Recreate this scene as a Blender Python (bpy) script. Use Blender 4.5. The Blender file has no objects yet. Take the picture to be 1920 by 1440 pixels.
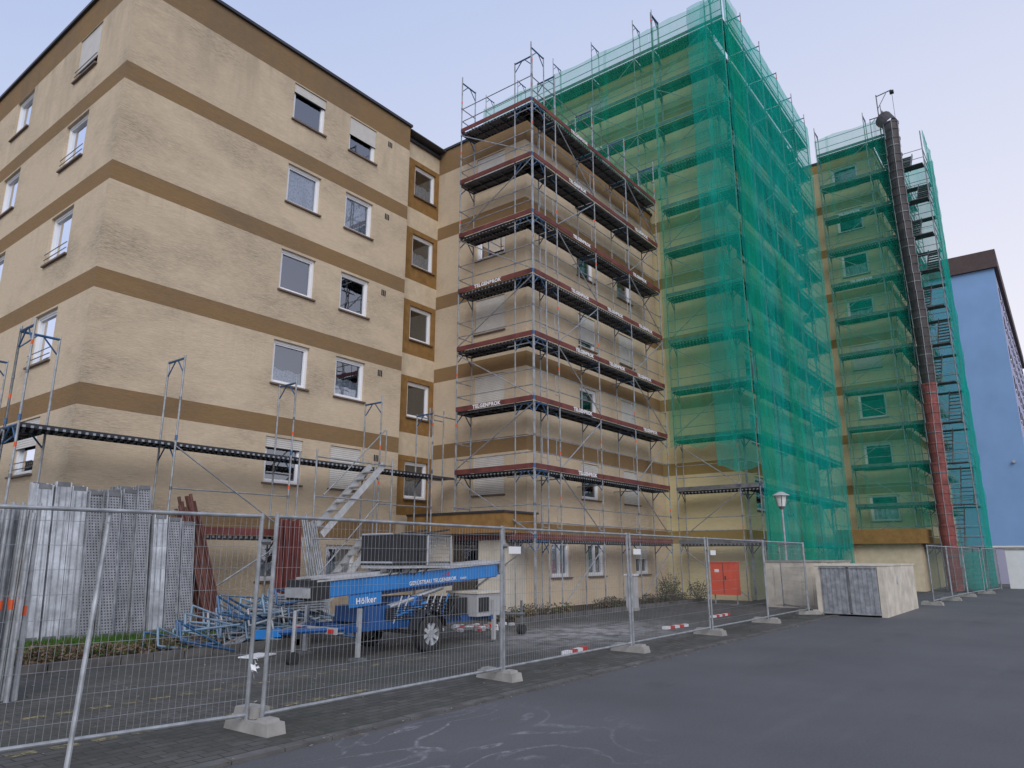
import bpy, math, random
from mathutils import Vector, Matrix, noise
random.seed(7)
S=bpy.context.scene
S.view_settings.view_transform='Standard'; S.view_settings.look='None'; S.view_settings.exposure=0
# ------------------------------------------------ materials
def newmat(name):
    m=bpy.data.materials.new(name); m.use_nodes=True
    nt=m.node_tree; b=nt.nodes['Principled BSDF']
    return m,nt,b
def N(nt,t,**k):
    n=nt.nodes.new(t)
    for a,v in k.items(): setattr(n,a,v)
    return n
def L(nt,a,b): nt.links.new(a,b)
def math_(nt,op,a,b=None,c=None):
    n=N(nt,'ShaderNodeMath',operation=op)
    for i,v in enumerate((a,b,c)):
        if v is None: continue
        if isinstance(v,(int,float)): n.inputs[i].default_value=v
        else: L(nt,v,n.inputs[i])
    return n.outputs[0]
def mixc(nt,f,a,b,blend='MIX'):
    n=N(nt,'ShaderNodeMix',data_type='RGBA',blend_type=blend)
    for s,v in ((n.inputs['Factor'],f),(n.inputs[6],a),(n.inputs[7],b)):
        if isinstance(v,(int,float)): s.default_value=v
        elif isinstance(v,tuple): s.default_value=(*v,1) if len(v)==3 else v
        else: L(nt,v,s)
    return n.outputs[2]
def pos(nt,scale=(1,1,1)):
    g=N(nt,'ShaderNodeNewGeometry'); m=N(nt,'ShaderNodeMapping'); m.inputs['Scale'].default_value=scale
    L(nt,g.outputs['Position'],m.inputs['Vector']); return m.outputs[0]
def noise_(nt,vec,scale,detail=4,rough=.6):
    n=N(nt,'ShaderNodeTexNoise'); n.inputs['Scale'].default_value=scale; n.inputs['Detail'].default_value=detail
    n.inputs['Roughness'].default_value=rough; L(nt,vec,n.inputs['Vector']); return n.outputs['Fac']
def ramp(nt,f,lo,hi):
    n=N(nt,'ShaderNodeMapRange'); n.inputs[1].default_value=lo; n.inputs[2].default_value=hi; L(nt,f,n.inputs[0]); return n.outputs[0]
def bump(nt,b,h,strength=.3,dist=.01):
    n=N(nt,'ShaderNodeBump'); n.inputs['Strength'].default_value=strength; n.inputs['Distance'].default_value=dist
    L(nt,h,n.inputs['Height']); L(nt,n.outputs[0],b.inputs['Normal'])
def simple(name,col,rough=.6,metal=0,var=.25,scale=3,spec=.5,bmp=0):
    m,nt,b=newmat(name)
    f=noise_(nt,pos(nt),scale,5)
    dark=tuple(c*(1-var) for c in col); lite=tuple(min(1,c*(1+var)) for c in col)
    L(nt,mixc(nt,ramp(nt,f,.3,.7),dark,lite),b.inputs['Base Color'])
    b.inputs['Roughness'].default_value=rough; b.inputs['Metallic'].default_value=metal
    b.inputs['Specular IOR Level'].default_value=spec
    if bmp: bump(nt,b,noise_(nt,pos(nt),scale*12,3),bmp)
    return m
def facade(name,base,band,roof_z,dirt=1.0,local=False):
    m,nt,b=newmat(name)
    g=N(nt,'ShaderNodeNewGeometry'); sp=N(nt,'ShaderNodeSeparateXYZ'); L(nt,g.outputs['Position'],sp.inputs[0])
    z=sp.outputs['Z']
    fr=math_(nt,'MODULO',math_(nt,'ADD',z,.61),2.75)
    bm=math_(nt,'LESS_THAN',fr,.5)
    bm=math_(nt,'MULTIPLY',bm,math_(nt,'GREATER_THAN',z,1.5))
    rb=math_(nt,'GREATER_THAN',z,roof_z)
    bm=math_(nt,'MAXIMUM',bm,rb)
    fine=noise_(nt,pos(nt,(1.6,1.6,14)),3,6,.75)
    blot=noise_(nt,pos(nt,(.22,.22,.40)),1.3,5,.65)
    c0=mixc(nt,ramp(nt,fine,.3,.7),tuple(v*.86 for v in base),tuple(v*1.07 for v in base))
    c1=mixc(nt,ramp(nt,fine,.3,.7),tuple(v*.85 for v in band),tuple(v*1.12 for v in band))
    col=mixc(nt,bm,c0,c1)
    fs=noise_(nt,pos(nt,(2.0,2.0,19)),2.6,7,.8)
    lo=math_(nt,'SUBTRACT',blot,.46)
    if local:
        lo=math_(nt,'ADD',lo,math_(nt,'MULTIPLY',ramp(nt,sp.outputs['X'],15,6.5),.10))
        lo=math_(nt,'ADD',lo,math_(nt,'MULTIPLY',ramp(nt,z,3,15),.05))
        lo=math_(nt,'SUBTRACT',lo,math_(nt,'MULTIPLY',ramp(nt,sp.outputs['Y'],17,17.5),.12))
        lo=math_(nt,'SUBTRACT',lo,.04)
    d=math_(nt,'MULTIPLY',ramp(nt,lo,0.0,.22),ramp(nt,fs,.38,.64))
    up=ramp(nt,z,roof_z-3.5,roof_z)
    d2=math_(nt,'MULTIPLY',math_(nt,'MULTIPLY',up,.5),ramp(nt,noise_(nt,pos(nt,(1.2,1.2,.25)),1.4,4),.42,.65))
    rs=math_(nt,'MULTIPLY',ramp(nt,fr,1.3,2.75),ramp(nt,noise_(nt,pos(nt,(2.5,2.5,.12)),2,4,.7),.5,.72))
    d2=math_(nt,'MAXIMUM',d2,math_(nt,'MULTIPLY',rs,.28))
    d=math_(nt,'MULTIPLY',math_(nt,'MAXIMUM',d,d2),dirt)
    col=mixc(nt,math_(nt,'MULTIPLY',d,.85),col,(.15,.13,.105))
    L(nt,col,b.inputs['Base Color']); b.inputs['Roughness'].default_value=.95; b.inputs['Specular IOR Level'].default_value=.12
    bump(nt,b,noise_(nt,pos(nt,(5,5,42)),1.6,6,.75),.6,.03)
    return m
M={}
M['facade']=facade('stucco_facade',(.68,.55,.39),(.29,.185,.092),15.85,.55)
M['facadeL']=facade('stucco_facade_weathered',(.68,.55,.39),(.29,.185,.092),15.85,.9,True)
M['facade2']=facade('stucco_tower',(.72,.62,.36),(.36,.26,.10),24.1,.25)
M['ochre']=simple('ochre_stucco',(.28,.16,.06),.95,0,.2,4,.1,.4)
M['beige']=simple('beige_stucco',(.63,.52,.37),.95,0,.12,3,.1,.4)
M['vest']=simple('pale_plaster',(.62,.56,.46),.95,0,.12,2,.1,.4)
M['bluewall']=simple('blue_render',(.22,.36,.58),.95,0,.06,.4,.1)
M['paleblue']=simple('pale_violet_render',(.42,.42,.58),.95,0,.08,.4,.1)
M['browntrim']=simple('brown_trim',(.07,.045,.04),.7,0,.2,2)
M['coping']=simple('roof_coping',(.05,.05,.06),.5,.3,.2,2)
M['roof']=simple('roof_felt',(.08,.08,.085),.9,0,.2,2)
M['pvc']=simple('white_pvc',(.84,.84,.85),.35,0,.04,2)
M['sill']=simple('window_sill',(.16,.11,.08),.6,0,.3,3)
M['shutter']=simple('roller_shutter',(.66,.63,.58),.6,0,.08,3)
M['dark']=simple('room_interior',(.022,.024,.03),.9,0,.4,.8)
def curtain():
    m,nt,b=newmat('lace_curtain')
    v=N(nt,'ShaderNodeTexVoronoi'); v.inputs['Scale'].default_value=14; L(nt,pos(nt),v.inputs['Vector'])
    w=noise_(nt,pos(nt,(8,8,.4)),2,2)
    f=math_(nt,'MULTIPLY',ramp(nt,v.outputs['Distance'],.15,.5),ramp(nt,w,.2,.6))
    L(nt,mixc(nt,f,(.42,.42,.46),(.86,.86,.90)),b.inputs['Base Color']); return m
M['curtain']=curtain()
def glass():
    m,nt,b=newmat('window_glass')
    nt.nodes.remove(b); o=nt.nodes['Material Output']
    t=N(nt,'ShaderNodeBsdfTransparent'); t.inputs[0].default_value=(.78,.84,.86,1)
    g=N(nt,'ShaderNodeBsdfGlossy'); g.inputs['Roughness'].default_value=.015; g.inputs[0].default_value=(.85,.9,1,1)
    fz=N(nt,'ShaderNodeFresnel'); fz.inputs[0].default_value=1.5
    bp=N(nt,'ShaderNodeBump'); bp.inputs['Strength'].default_value=.12; bp.inputs['Distance'].default_value=.02
    L(nt,noise_(nt,pos(nt),1.5,2),bp.inputs['Height']); L(nt,bp.outputs[0],g.inputs['Normal'])
    x=N(nt,'ShaderNodeMixShader'); L(nt,math_(nt,'MAXIMUM',math_(nt,'MULTIPLY',fz.outputs[0],3.2),.24),x.inputs[0])
    L(nt,t.outputs[0],x.inputs[1]); L(nt,g.outputs[0],x.inputs[2]); L(nt,x.outputs[0],o.inputs[0]); return m
M['glass']=glass()
M['steel']=simple('galvanised_tube',(.31,.325,.34),.5,.35,.35,6)
M['steeldark']=simple('weathered_steel',(.17,.175,.18),.55,.4,.35,5)
M['wire']=simple('mesh_wire',(.32,.33,.34),.5,.3,.2,5)
M['blue']=simple('blue_painted_steel',(.045,.115,.23),.5,.2,.4,5)
M['orange']=simple('orange_tape',(.72,.11,.03),.6,0,.1,3)
def perf(name,a,b_,sc,w=.27):
    m,nt,b=newmat(name)
    g=N(nt,'ShaderNodeNewGeometry'); sp=N(nt,'ShaderNodeSeparateXYZ'); L(nt,g.outputs['Position'],sp.inputs[0])
    s1=math_(nt,'ADD',sp.outputs[0],sp.outputs[1])
    fa=math_(nt,'ABSOLUTE',math_(nt,'SUBTRACT',math_(nt,'FRACT',math_(nt,'MULTIPLY',s1,sc)),.5))
    fb=math_(nt,'ABSOLUTE',math_(nt,'SUBTRACT',math_(nt,'FRACT',math_(nt,'MULTIPLY',sp.outputs[2],sc)),.5))
    hole=math_(nt,'MULTIPLY',math_(nt,'LESS_THAN',fa,w),math_(nt,'LESS_THAN',fb,w))
    base=mixc(nt,ramp(nt,noise_(nt,pos(nt,(2,2,.7)),4,6,.7),.35,.65),tuple(v*.55 for v in a),a)
    L(nt,mixc(nt,hole,base,b_),b.inputs['Base Color']); b.inputs['Metallic'].default_value=.3; b.inputs['Roughness'].default_value=.55
    return m
M['plank']=perf('perforated_plank',(.40,.41,.43),(.05,.05,.06),18,.25)
M['deckedge']=perf('deck_edge',(.045,.05,.06),(.36,.37,.39),7,.2)
M['deck']=simple('scaffold_deck',(.10,.10,.11),.7,.2,.4,4)
M['galv']=simple('galvanised_sheet',(.52,.54,.57),.45,.4,.35,3)
M['maroon']=simple('maroon_toe_board',(.15,.04,.035),.75,0,.4,2)
M['brownpole']=simple('brown_boards',(.12,.05,.04),.8,0,.35,5)
M['white']=simple('white_paint',(.76,.76,.76),.5,0,.05,3)
M['red']=simple('red_paint',(.55,.03,.02),.5,0,.15,3)
M['cabinet']=simple('orange_red_cabinet',(.68,.08,.025),.45,0,.08,3)
M['greycab']=simple('grey_cabinet',(.42,.42,.42),.5,0,.12,3)
M['concrete']=simple('concrete',(.32,.305,.28),.9,0,.25,3,.2,.3)
M['bincon']=simple('washed_concrete',(.58,.53,.44),.95,0,.22,2.5,.2,.5)
M['liftblue']=simple('lift_blue_paint',(.015,.19,.52),.4,0,.15,2)
M['liftdark']=simple('dark_blue_paint',(.012,.075,.24),.45,0,.2,2)
M['alu']=simple('aluminium',(.50,.51,.52),.4,.5,.2,5)
M['black']=simple('black_plastic',(.02,.02,.022),.6,0,.3,4)
M['rubber']=simple('tyre_rubber',(.025,.025,.025),.85,0,.3,6)
M['chute_black']=simple('black_rubber_chute',(.055,.045,.045),.55,0,.5,2.5)
M['chute_red']=simple('red_rubber_chute',(.25,.07,.06),.65,0,.45,2.5)
M['lampglass']=simple('lamp_glass',(.7,.72,.7),.3,0,.05,3)
M['paleframe']=simple('pale_blue_steel',(.17,.25,.33),.55,.3,.35,5)
M['kerb']=simple('kerb_stone',(.12,.115,.11),.9,0,.3,4,.2,.3)
def net(name,base,amp,col):
    m,nt,b=newmat(name); nt.nodes.remove(b); o=nt.nodes['Material Output']
    t=N(nt,'ShaderNodeBsdfTransparent')
    d=N(nt,'ShaderNodeBsdfDiffuse'); tr=N(nt,'ShaderNodeBsdfTranslucent')
    n1=noise_(nt,pos(nt,(1.3,1.3,.2)),1.8,5,.7); n2=noise_(nt,pos(nt,(.5,.5,.5)),.6,3)
    cc=mixc(nt,ramp(nt,n1,.3,.7),tuple(v*.8 for v in col),tuple(v*1.2 for v in col))
    L(nt,cc,d.inputs[0]); L(nt,cc,tr.inputs[0])
    a=N(nt,'ShaderNodeMixShader'); a.inputs[0].default_value=.4; L(nt,d.outputs[0],a.inputs[1]); L(nt,tr.outputs[0],a.inputs[2])
    sp=N(nt,'ShaderNodeSeparateXYZ'); g=N(nt,'ShaderNodeNewGeometry'); L(nt,g.outputs['Position'],sp.inputs[0])
    h=math_(nt,'ADD',sp.outputs[0],sp.outputs[1])
    seam=math_(nt,'LESS_THAN',math_(nt,'FRACT',math_(nt,'MULTIPLY',h,1/2.57)),.06)
    ft=math_(nt,'LESS_THAN',math_(nt,'FRACT',math_(nt,'MULTIPLY',sp.outputs[2],1/2.04)),.03)
    f=math_(nt,'ADD',base,math_(nt,'MULTIPLY',math_(nt,'SUBTRACT',n1,.5),amp))
    f=math_(nt,'ADD',f,math_(nt,'MULTIPLY',math_(nt,'SUBTRACT',n2,.5),amp*.8))
    f=math_(nt,'ADD',f,math_(nt,'MULTIPLY',math_(nt,'MAXIMUM',seam,ft),.14))
    f=math_(nt,'MINIMUM',math_(nt,'MAXIMUM',f,.05),.97)
    x=N(nt,'ShaderNodeMixShader'); L(nt,f,x.inputs[0]); L(nt,t.outputs[0],x.inputs[1]); L(nt,a.outputs[0],x.inputs[2]); L(nt,x.outputs[0],o.inputs[0])
    return m
M['net_dense']=net('green_netting_dense',.60,.40,(.010,.50,.41))
M['net_layer']=net('green_netting_layer',.45,.45,(.010,.47,.38))
M['net']=net('green_netting',.37,.28,(.012,.44,.26))
M['net_light']=net('green_netting_thin',.38,.22,(.010,.40,.27))
def asphalt():
    m,nt,b=newmat('asphalt')
    f=noise_(nt,pos(nt),38,4,.8); g=noise_(nt,pos(nt,(.35,.35,1)),1,5,.6); st=noise_(nt,pos(nt,(.12,.9,1)),1.4,5,.7)
    c=mixc(nt,ramp(nt,g,.35,.65),(.070,.069,.073),(.098,.097,.101))
    c=mixc(nt,math_(nt,'MULTIPLY',ramp(nt,f,.35,.7),.5),c,(.14,.14,.142))
    c=mixc(nt,math_(nt,'MULTIPLY',ramp(nt,st,.55,.75),.3),c,(.15,.15,.152))
    c=mixc(nt,math_(nt,'MULTIPLY',ramp(nt,noise_(nt,pos(nt,(.5,.9,1)),.8,4,.6),.60,.68),.35),c,(.05,.05,.053))
    vd=N(nt,'ShaderNodeVectorMath',operation='DISTANCE'); gg=N(nt,'ShaderNodeNewGeometry'); L(nt,gg.outputs['Position'],vd.inputs[0]); vd.inputs[1].default_value=(5.3,4.6,0)
    w=N(nt,'ShaderNodeTexNoise'); w.inputs['Scale'].default_value=.9; w.inputs['Detail'].default_value=2; w.inputs['Distortion'].default_value=1.2
    L(nt,pos(nt,(.7,1.2,1)),w.inputs['Vector'])
    ln=ramp(nt,math_(nt,'ABSOLUTE',math_(nt,'SUBTRACT',math_(nt,'FRACT',math_(nt,'MULTIPLY',w.outputs['Fac'],5)),.5)),.12,0)
    k=math_(nt,'MULTIPLY',ln,ramp(nt,vd.outputs['Value'],1.9,.4))
    k=math_(nt,'MULTIPLY',k,ramp(nt,noise_(nt,pos(nt),13,5,.85),.42,.62))
    c=mixc(nt,math_(nt,'MULTIPLY',k,.7),c,(.42,.42,.44))
    L(nt,c,b.inputs['Base Color']); b.inputs['Roughness'].default_value=.85
    bump(nt,b,f,.4,.012); return m
M['asphalt']=asphalt()
def paving():
    m,nt,b=newmat('paving')
    br=N(nt,'ShaderNodeTexBrick'); br.inputs['Scale'].default_value=1; br.inputs['Brick Width'].default_value=.22; br.inputs['Row Height'].default_value=.12
    br.inputs['Mortar Size'].default_value=.009; br.inputs['Mortar Smooth'].default_value=.4
    br.inputs['Color1'].default_value=(.070,.064,.059,1); br.inputs['Color2'].default_value=(.11,.104,.097,1); br.inputs['Mortar'].default_value=(.025,.028,.02,1)
    L(nt,pos(nt),br.inputs['Vector'])
    n=noise_(nt,pos(nt),.7,6,.7); c=mixc(nt,ramp(nt,n,.42,.68),br.outputs['Color'],(.045,.047,.035))
    n2=noise_(nt,pos(nt,(1,1,1)),5,6,.8); c=mixc(nt,math_(nt,'MULTIPLY',ramp(nt,n2,.55,.7),.35),c,(.18,.17,.155))
    vd=N(nt,'ShaderNodeVectorMath',operation='DISTANCE'); gg=N(nt,'ShaderNodeNewGeometry'); mp=N(nt,'ShaderNodeMapping'); mp.inputs['Scale'].default_value=(.5,1,1)
    L(nt,gg.outputs['Position'],mp.inputs[0]); L(nt,mp.outputs[0],vd.inputs[0]); vd.inputs[1].default_value=(14.0*.5,8.6,0)
    k=math_(nt,'MULTIPLY',ramp(nt,vd.outputs['Value'],2.1,.3),ramp(nt,noise_(nt,pos(nt),2.0,6,.75),.38,.58))
    c=mixc(nt,math_(nt,'MULTIPLY',k,.85),c,(.44,.42,.41))
    L(nt,c,b.inputs['Base Color']); b.inputs['Roughness'].default_value=.9; bump(nt,b,br.outputs['Fac'],-.4,.01); return m
M['paving']=paving()
def worn(name,col):
    m,nt,b=newmat(name)
    t=N(nt,'ShaderNodeBsdfTransparent'); x=N(nt,'ShaderNodeMixShader'); o=nt.nodes['Material Output']
    b.inputs['Base Color'].default_value=(*col,1); b.inputs['Roughness'].default_value=.9
    L(nt,ramp(nt,noise_(nt,pos(nt),14,5,.8),.42,.60),x.inputs[0]); L(nt,t.outputs[0],x.inputs[1]); L(nt,b.outputs[0],x.inputs[2]); L(nt,x.outputs[0],o.inputs[0]); return m
M['yellow']=worn('worn_yellow_paint',(.30,.25,.13))
M['grass']=simple('grass_ground',(.035,.065,.018),.95,0,.5,5,.1,.6)
M['blade']=simple('grass_blades',(.06,.13,.025),.9,0,.4,3,.1)
M['leaf_dead']=simple('dead_leaves',(.15,.105,.07),.95,0,.6,6,.1)
M['leaf']=simple('green_leaves',(.045,.07,.02),.9,0,.5,3,.1)
M['soil']=simple('soil',(.06,.048,.035),.95,0,.5,5,.1,.6)
# ------------------------------------------------ mesh builder
class MB:
    def __init__(s): s.v=[]; s.f=[]; s.m=[]; s.mats=[]
    def mi(s,k):
        if k not in s.mats: s.mats.append(k)
        return s.mats.index(k)
    def add(s,vs,fs,k):
        o=len(s.v); s.v+=vs; i=s.mi(k)
        for f in fs: s.f.append([o+j for j in f]); s.m.append(i)
    def box(s,x0,y0,z0,x1,y1,z1,k):
        s.add([(x0,y0,z0),(x1,y0,z0),(x1,y1,z0),(x0,y1,z0),(x0,y0,z1),(x1,y0,z1),(x1,y1,z1),(x0,y1,z1)],
              [(3,2,1,0),(4,5,6,7),(0,1,5,4),(1,2,6,5),(2,3,7,6),(3,0,4,7)],k)
    def obox(s,c,sx,sy,sz,rot,k,ch=0):
        R=rot.to_3x3(); vs=[]
        for x,y,z in [(-1,-1,-1),(1,-1,-1),(1,1,-1),(-1,1,-1),(-1,-1,1),(1,-1,1),(1,1,1),(-1,1,1)]:
            q=1-ch if z>0 else 1
            vs.append(tuple(Vector(c)+R@Vector((x*sx/2*q,y*sy/2*q,z*sz/2))))
        s.add(vs,[(3,2,1,0),(4,5,6,7),(0,1,5,4),(1,2,6,5),(2,3,7,6),(3,0,4,7)],k)
    def tube(s,p,q,r,k,n=6,r2=None,cap=True):
        p=Vector(p);q=Vector(q);d=(q-p)
        if d.length<1e-6: return
        d.normalize(); a=Vector((0,0,1)) if abs(d.z)<.9 else Vector((1,0,0))
        u=d.cross(a).normalized(); w=d.cross(u); r2=r if r2 is None else r2
        vs=[];fs=[]
        for i in range(n):
            t=2*math.pi*i/n; e=u*math.cos(t)+w*math.sin(t)
            vs.append(tuple(p+e*r)); vs.append(tuple(q+e*r2))
        for i in range(n):
            j=(i+1)%n; fs.append((2*i,2*j,2*j+1,2*i+1))
        if cap: fs.append([2*i for i in range(n)][::-1]); fs.append([2*i+1 for i in range(n)])
        s.add(vs,fs,k)
    def quad(s,a,b,c,d,k): s.add([a,b,c,d],[(0,1,2,3)],k)
    def make(s,name,parent=None,smooth=False):
        me=bpy.data.meshes.new(name); me.from_pydata(s.v,[],s.f)
        for k in s.mats: me.materials.append(M[k])
        me.polygons.foreach_set('material_index',s.m)
        if smooth: me.polygons.foreach_set('use_smooth',[True]*len(s.f))
        me.update(); o=bpy.data.objects.new(name,me); S.collection.objects.link(o)
        if parent: o.parent=parent
        return o
def empty(name):
    e=bpy.data.objects.new(name,None); S.collection.objects.link(e); return e
def text(s,size,loc,face,k,parent,bold=.006,name='lettering'):
    c=bpy.data.curves.new(name,'FONT'); c.body=s; c.size=size; c.offset=bold*size/.2; c.align_x='CENTER'; c.extrude=.002
    c.space_character=1.12
    c.materials.append(M[k]); o=bpy.data.objects.new(name,c); S.collection.objects.link(o); o.location=loc
    o.rotation_euler=(math.radians(90),0,0) if face=='y' else (math.radians(90),0,math.radians(-90))
    if parent: o.parent=parent
    return o
def ab(mb,ax,a0,a1,c0,c1,z0,z1,k):
    if ax=='x': mb.box(a0,c0,z0,a1,c1,z1,k)
    else: mb.box(c0,a0,z0,c1,a1,z1,k)
def pt(ax,a,c,z): return (a,c,z) if ax=='x' else (c,a,z)
# ------------------------------------------------ walls & windows
def wall(mb,ax,c,a0,a1,z0,z1,ops,k,d=.2):
    A=sorted(set([a0,a1]+[v for o in ops for v in o[:2]])); Z=sorted(set([z0,z1]+[v for o in ops for v in o[2:4]]))
    for i in range(len(A)-1):
        for j in range(len(Z)-1):
            ca=(A[i]+A[i+1])/2; cz=(Z[j]+Z[j+1])/2
            if any(o[0]<ca<o[1] and o[2]<cz<o[3] for o in ops): continue
            mb.quad(pt(ax,A[i],c,Z[j]),pt(ax,A[i+1],c,Z[j]),pt(ax,A[i+1],c,Z[j+1]),pt(ax,A[i],c,Z[j+1]),k)
    for o in ops:
        p,q,r,s=o[:4]
        mb.quad(pt(ax,p,c,r),pt(ax,p,c+d,r),pt(ax,p,c+d,s),pt(ax,p,c,s),k)
        mb.quad(pt(ax,q,c,r),pt(ax,q,c+d,r),pt(ax,q,c+d,s),pt(ax,q,c,s),k)
        mb.quad(pt(ax,p,c,s),pt(ax,q,c,s),pt(ax,q,c+d,s),pt(ax,p,c+d,s),k)
        mb.quad(pt(ax,p,c,r),pt(ax,q,c,r),pt(ax,q,c+d,r),pt(ax,p,c+d,r),k)
def window(mb,ax,c,a0,a1,z0,z1,kind='plain',mull=False):
    F=.075; d0=c+.08; d1=c+.17
    ab(mb,ax,a0+.002,a1-.002,d0,d1,z0+.002,z0+F,'pvc'); ab(mb,ax,a0+.002,a1-.002,d0,d1,z1-F,z1-.002,'pvc')
    ab(mb,ax,a0+.002,a0+F,d0,d1,z0+F,z1-F,'pvc'); ab(mb,ax,a1-F,a1-.002,d0,d1,z0+F,z1-F,'pvc')
    g=.04; e0=d0+.02
    ab(mb,ax,a0+F,a1-F,e0,d1,z0+F,z0+F+g,'pvc'); ab(mb,ax,a0+F,a1-F,e0,d1,z1-F-g,z1-F,'pvc')
    ab(mb,ax,a0+F,a0+F+g,e0,d1,z0+F+g,z1-F-g,'pvc'); ab(mb,ax,a1-F-g,a1-F,e0,d1,z0+F+g,z1-F-g,'pvc')
    if mull:
        am=(a0+a1)/2; ab(mb,ax,am-.04,am+.04,d0+.005,d1,z0+F+g,z1-F-g,'pvc')
    mb.quad(pt(ax,a0+F,c+.15,z0+F),pt(ax,a1-F,c+.15,z0+F),pt(ax,a1-F,c+.15,z1-F),pt(ax,a0+F,c+.15,z1-F),'glass')
    ab(mb,ax,a0-.04,a1+.04,c-.07,c+.08,z0-.045,z0,'sill')
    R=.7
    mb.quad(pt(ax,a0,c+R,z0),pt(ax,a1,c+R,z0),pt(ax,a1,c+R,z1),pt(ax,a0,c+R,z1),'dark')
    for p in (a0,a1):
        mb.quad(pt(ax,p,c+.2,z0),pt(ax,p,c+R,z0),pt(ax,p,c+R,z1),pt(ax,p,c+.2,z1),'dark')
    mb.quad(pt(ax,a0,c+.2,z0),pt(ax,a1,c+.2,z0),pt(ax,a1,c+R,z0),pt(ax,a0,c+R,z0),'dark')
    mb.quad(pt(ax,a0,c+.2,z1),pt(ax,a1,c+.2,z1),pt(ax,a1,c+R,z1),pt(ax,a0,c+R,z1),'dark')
    H=z1-z0
    if kind.startswith('curtain'):
        h={'curtain':.5,'curtainfull':.95,'curtainlow':.38}[kind]
        n=16
        for i in range(n):
            p=a0+.05+(a1-a0-.1)*i/n; q=a0+.05+(a1-a0-.1)*(i+1)/n
            y1=c+.20+.02*math.sin(i*2.1); y2=c+.20+.02*math.sin((i+1)*2.1)
            mb.quad(pt(ax,p,y1,z0+.05),pt(ax,q,y2,z0+.05),pt(ax,q,y2,z0+H*h+.03*math.sin(i*.9)),pt(ax,p,y1,z0+H*h+.03*math.sin(i*.9)),'curtain')
    if kind.startswith('shut'):
        fr={'shut':1,'shuthalf':.5,'shut3':.75,'shut1':.25}[kind]
        z=z1-.01
        ab(mb,ax,a0+.005,a1-.005,c+.05,c+.075,max(z1-H*fr,z0+.01),z,'dark')
        while z>z1-H*fr+.03:
            ab(mb,ax,a0+.003,a1-.003,c+.035,c+.05,z-.048,z,'shutter'); z-=.056
LV=[2.1+2.04*k for k in range(12)]
BT=[2.64+2.75*k for k in range(8)]
# ================= apartment building: left wing, linking wing, tower
bld=empty('apartment_building')
mb=MB()
X0,X1,YF=6.3,15.96,16.95; RT=16.8
wins=[]
for i,bt in enumerate(BT[:5]):
    z0,z1=bt+.92,bt+2.17
    wins.append(('x',YF,11.08,12.28,z0,z1,['shut1','curtainlow','plain','curtainfull','shut1'][i]))
    wins.append(('x',YF,13.25,14.4,z0,z1,['shut','curtain','plain','curtainfull','shuthalf'][i]))
for a in (8.0,11.1,13.3): wins.append(('x',YF,a,a+1.1,1.0,1.95,'curtain'))
wall(mb,'x',YF,X0,X1,0,RT,[w[2:6] for w in wins],'facadeL')
for w in wins: window(mb,*w[:6],kind=w[6])
for bt in BT[:5]:
    for k in range(3): mb.box(14.93+k*.07,YF-.012,bt+1.88,14.97+k*.07,YF-.001,bt+2.08,'dark')
wl=[]
for i,bt in enumerate(BT[:5]):
    z0,z1=bt+.85,bt+2.2
    wl.append(('y',X0,18.9,20.3,z0,z1,['shuthalf','plain','curtainlow','plain','shut3'][i]))
    wl.append(('y',X0,23.6,25.0,z0,z1,'plain')); wl.append(('y',X0,28,29.4,z0,z1,'plain'))
wall(mb,'y',X0,YF,32,0,RT,[w[2:6] for w in wl],'facadeL')
for w in wl:
    window(mb,*w[:6],kind=w[6])
    if w[2]<20:
        for dz in (.15,.3): mb.tube((X0-.03,w[2],w[4]+dz),(X0-.03,w[3],w[4]+dz),.012,'steeldark')
mb.box(X0+.01,YF+.01,RT-.05,17.89,31.9,RT-.01,'roof')
for (a,b,c,d) in ((X0-.08,YF-.08,X1+.05,YF+.25),(X0-.08,YF+.25,X0+.25,32)):
    mb.box(a,b,RT,c,d,RT+.09,'coping')
mb.box(X1-.05,YF+.003,0,X1,17.5,RT-.002,'facade')
mb.box(16.2,18.3,RT,17.3,19.6,RT+1.0,'coping')
YR=17.32; rw=[]
for i,bt in enumerate(BT[:5]): rw.append(('x',YR,16.62,17.72,bt+.85,bt+2.1,['curtain','plain','plain','curtain','curtain'][i]))
segs=[0]
for bt in BT[:5]: segs+= [bt+.3,bt+2.28]
segs.append(RT-.25)
for j in range(len(segs)-1):
    oo=[w[2:6] for w in rw if segs[j]<w[4]<segs[j+1]]
    wall(mb,'x',YR,X1,17.9,segs[j],segs[j+1],oo,'ochre' if j%2==1 else 'beige')
for w in rw: window(mb,*w[:6],kind=w[6])
mb.box(X1,YR-.1,RT-.25,17.95,YR+.3,RT-.15,'coping')
WX0,WX1,WY=17.9,27.5,13.2
wl=[('y',WX0,14.1,15.4,bt+.92,bt+2.17,['shut','shut','shut','plain','shut'][i]) for i,bt in enumerate(BT[:5])]
wall(mb,'y',WX0,WY,17.6,0,RT,[w[2:6] for w in wl],'facade')
for w in wl: window(mb,*w[:6],kind=w[6])
wl=[]
for i,bt in enumerate(BT[:5]):
    wl.append(('x',WY,21.1,22.3,bt+.92,bt+2.17,['shuthalf','plain','shut3','plain','shut'][i]))
    wl.append(('x',WY,24.1,25.3,bt+.92,bt+2.17,['shut','shut','shut','curtain','shut'][i]))
for a,kd in ((19.2,'curtainfull'),(21.4,'curtain'),(24.8,'shuthalf')): wl.append(('x',WY,a,a+1.1,.98,2.1,kd))
wall(mb,'x',WY,WX0,WX1,0,RT,[w[2:6] for w in wl],'facade')
for w in wl: window(mb,*w[:6],kind=w[6],mull=(w[4]<1))
mb.box(WX0+.01,WY+.01,RT-.05,WX1+.2,31.9,RT-.01,'roof')
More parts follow.
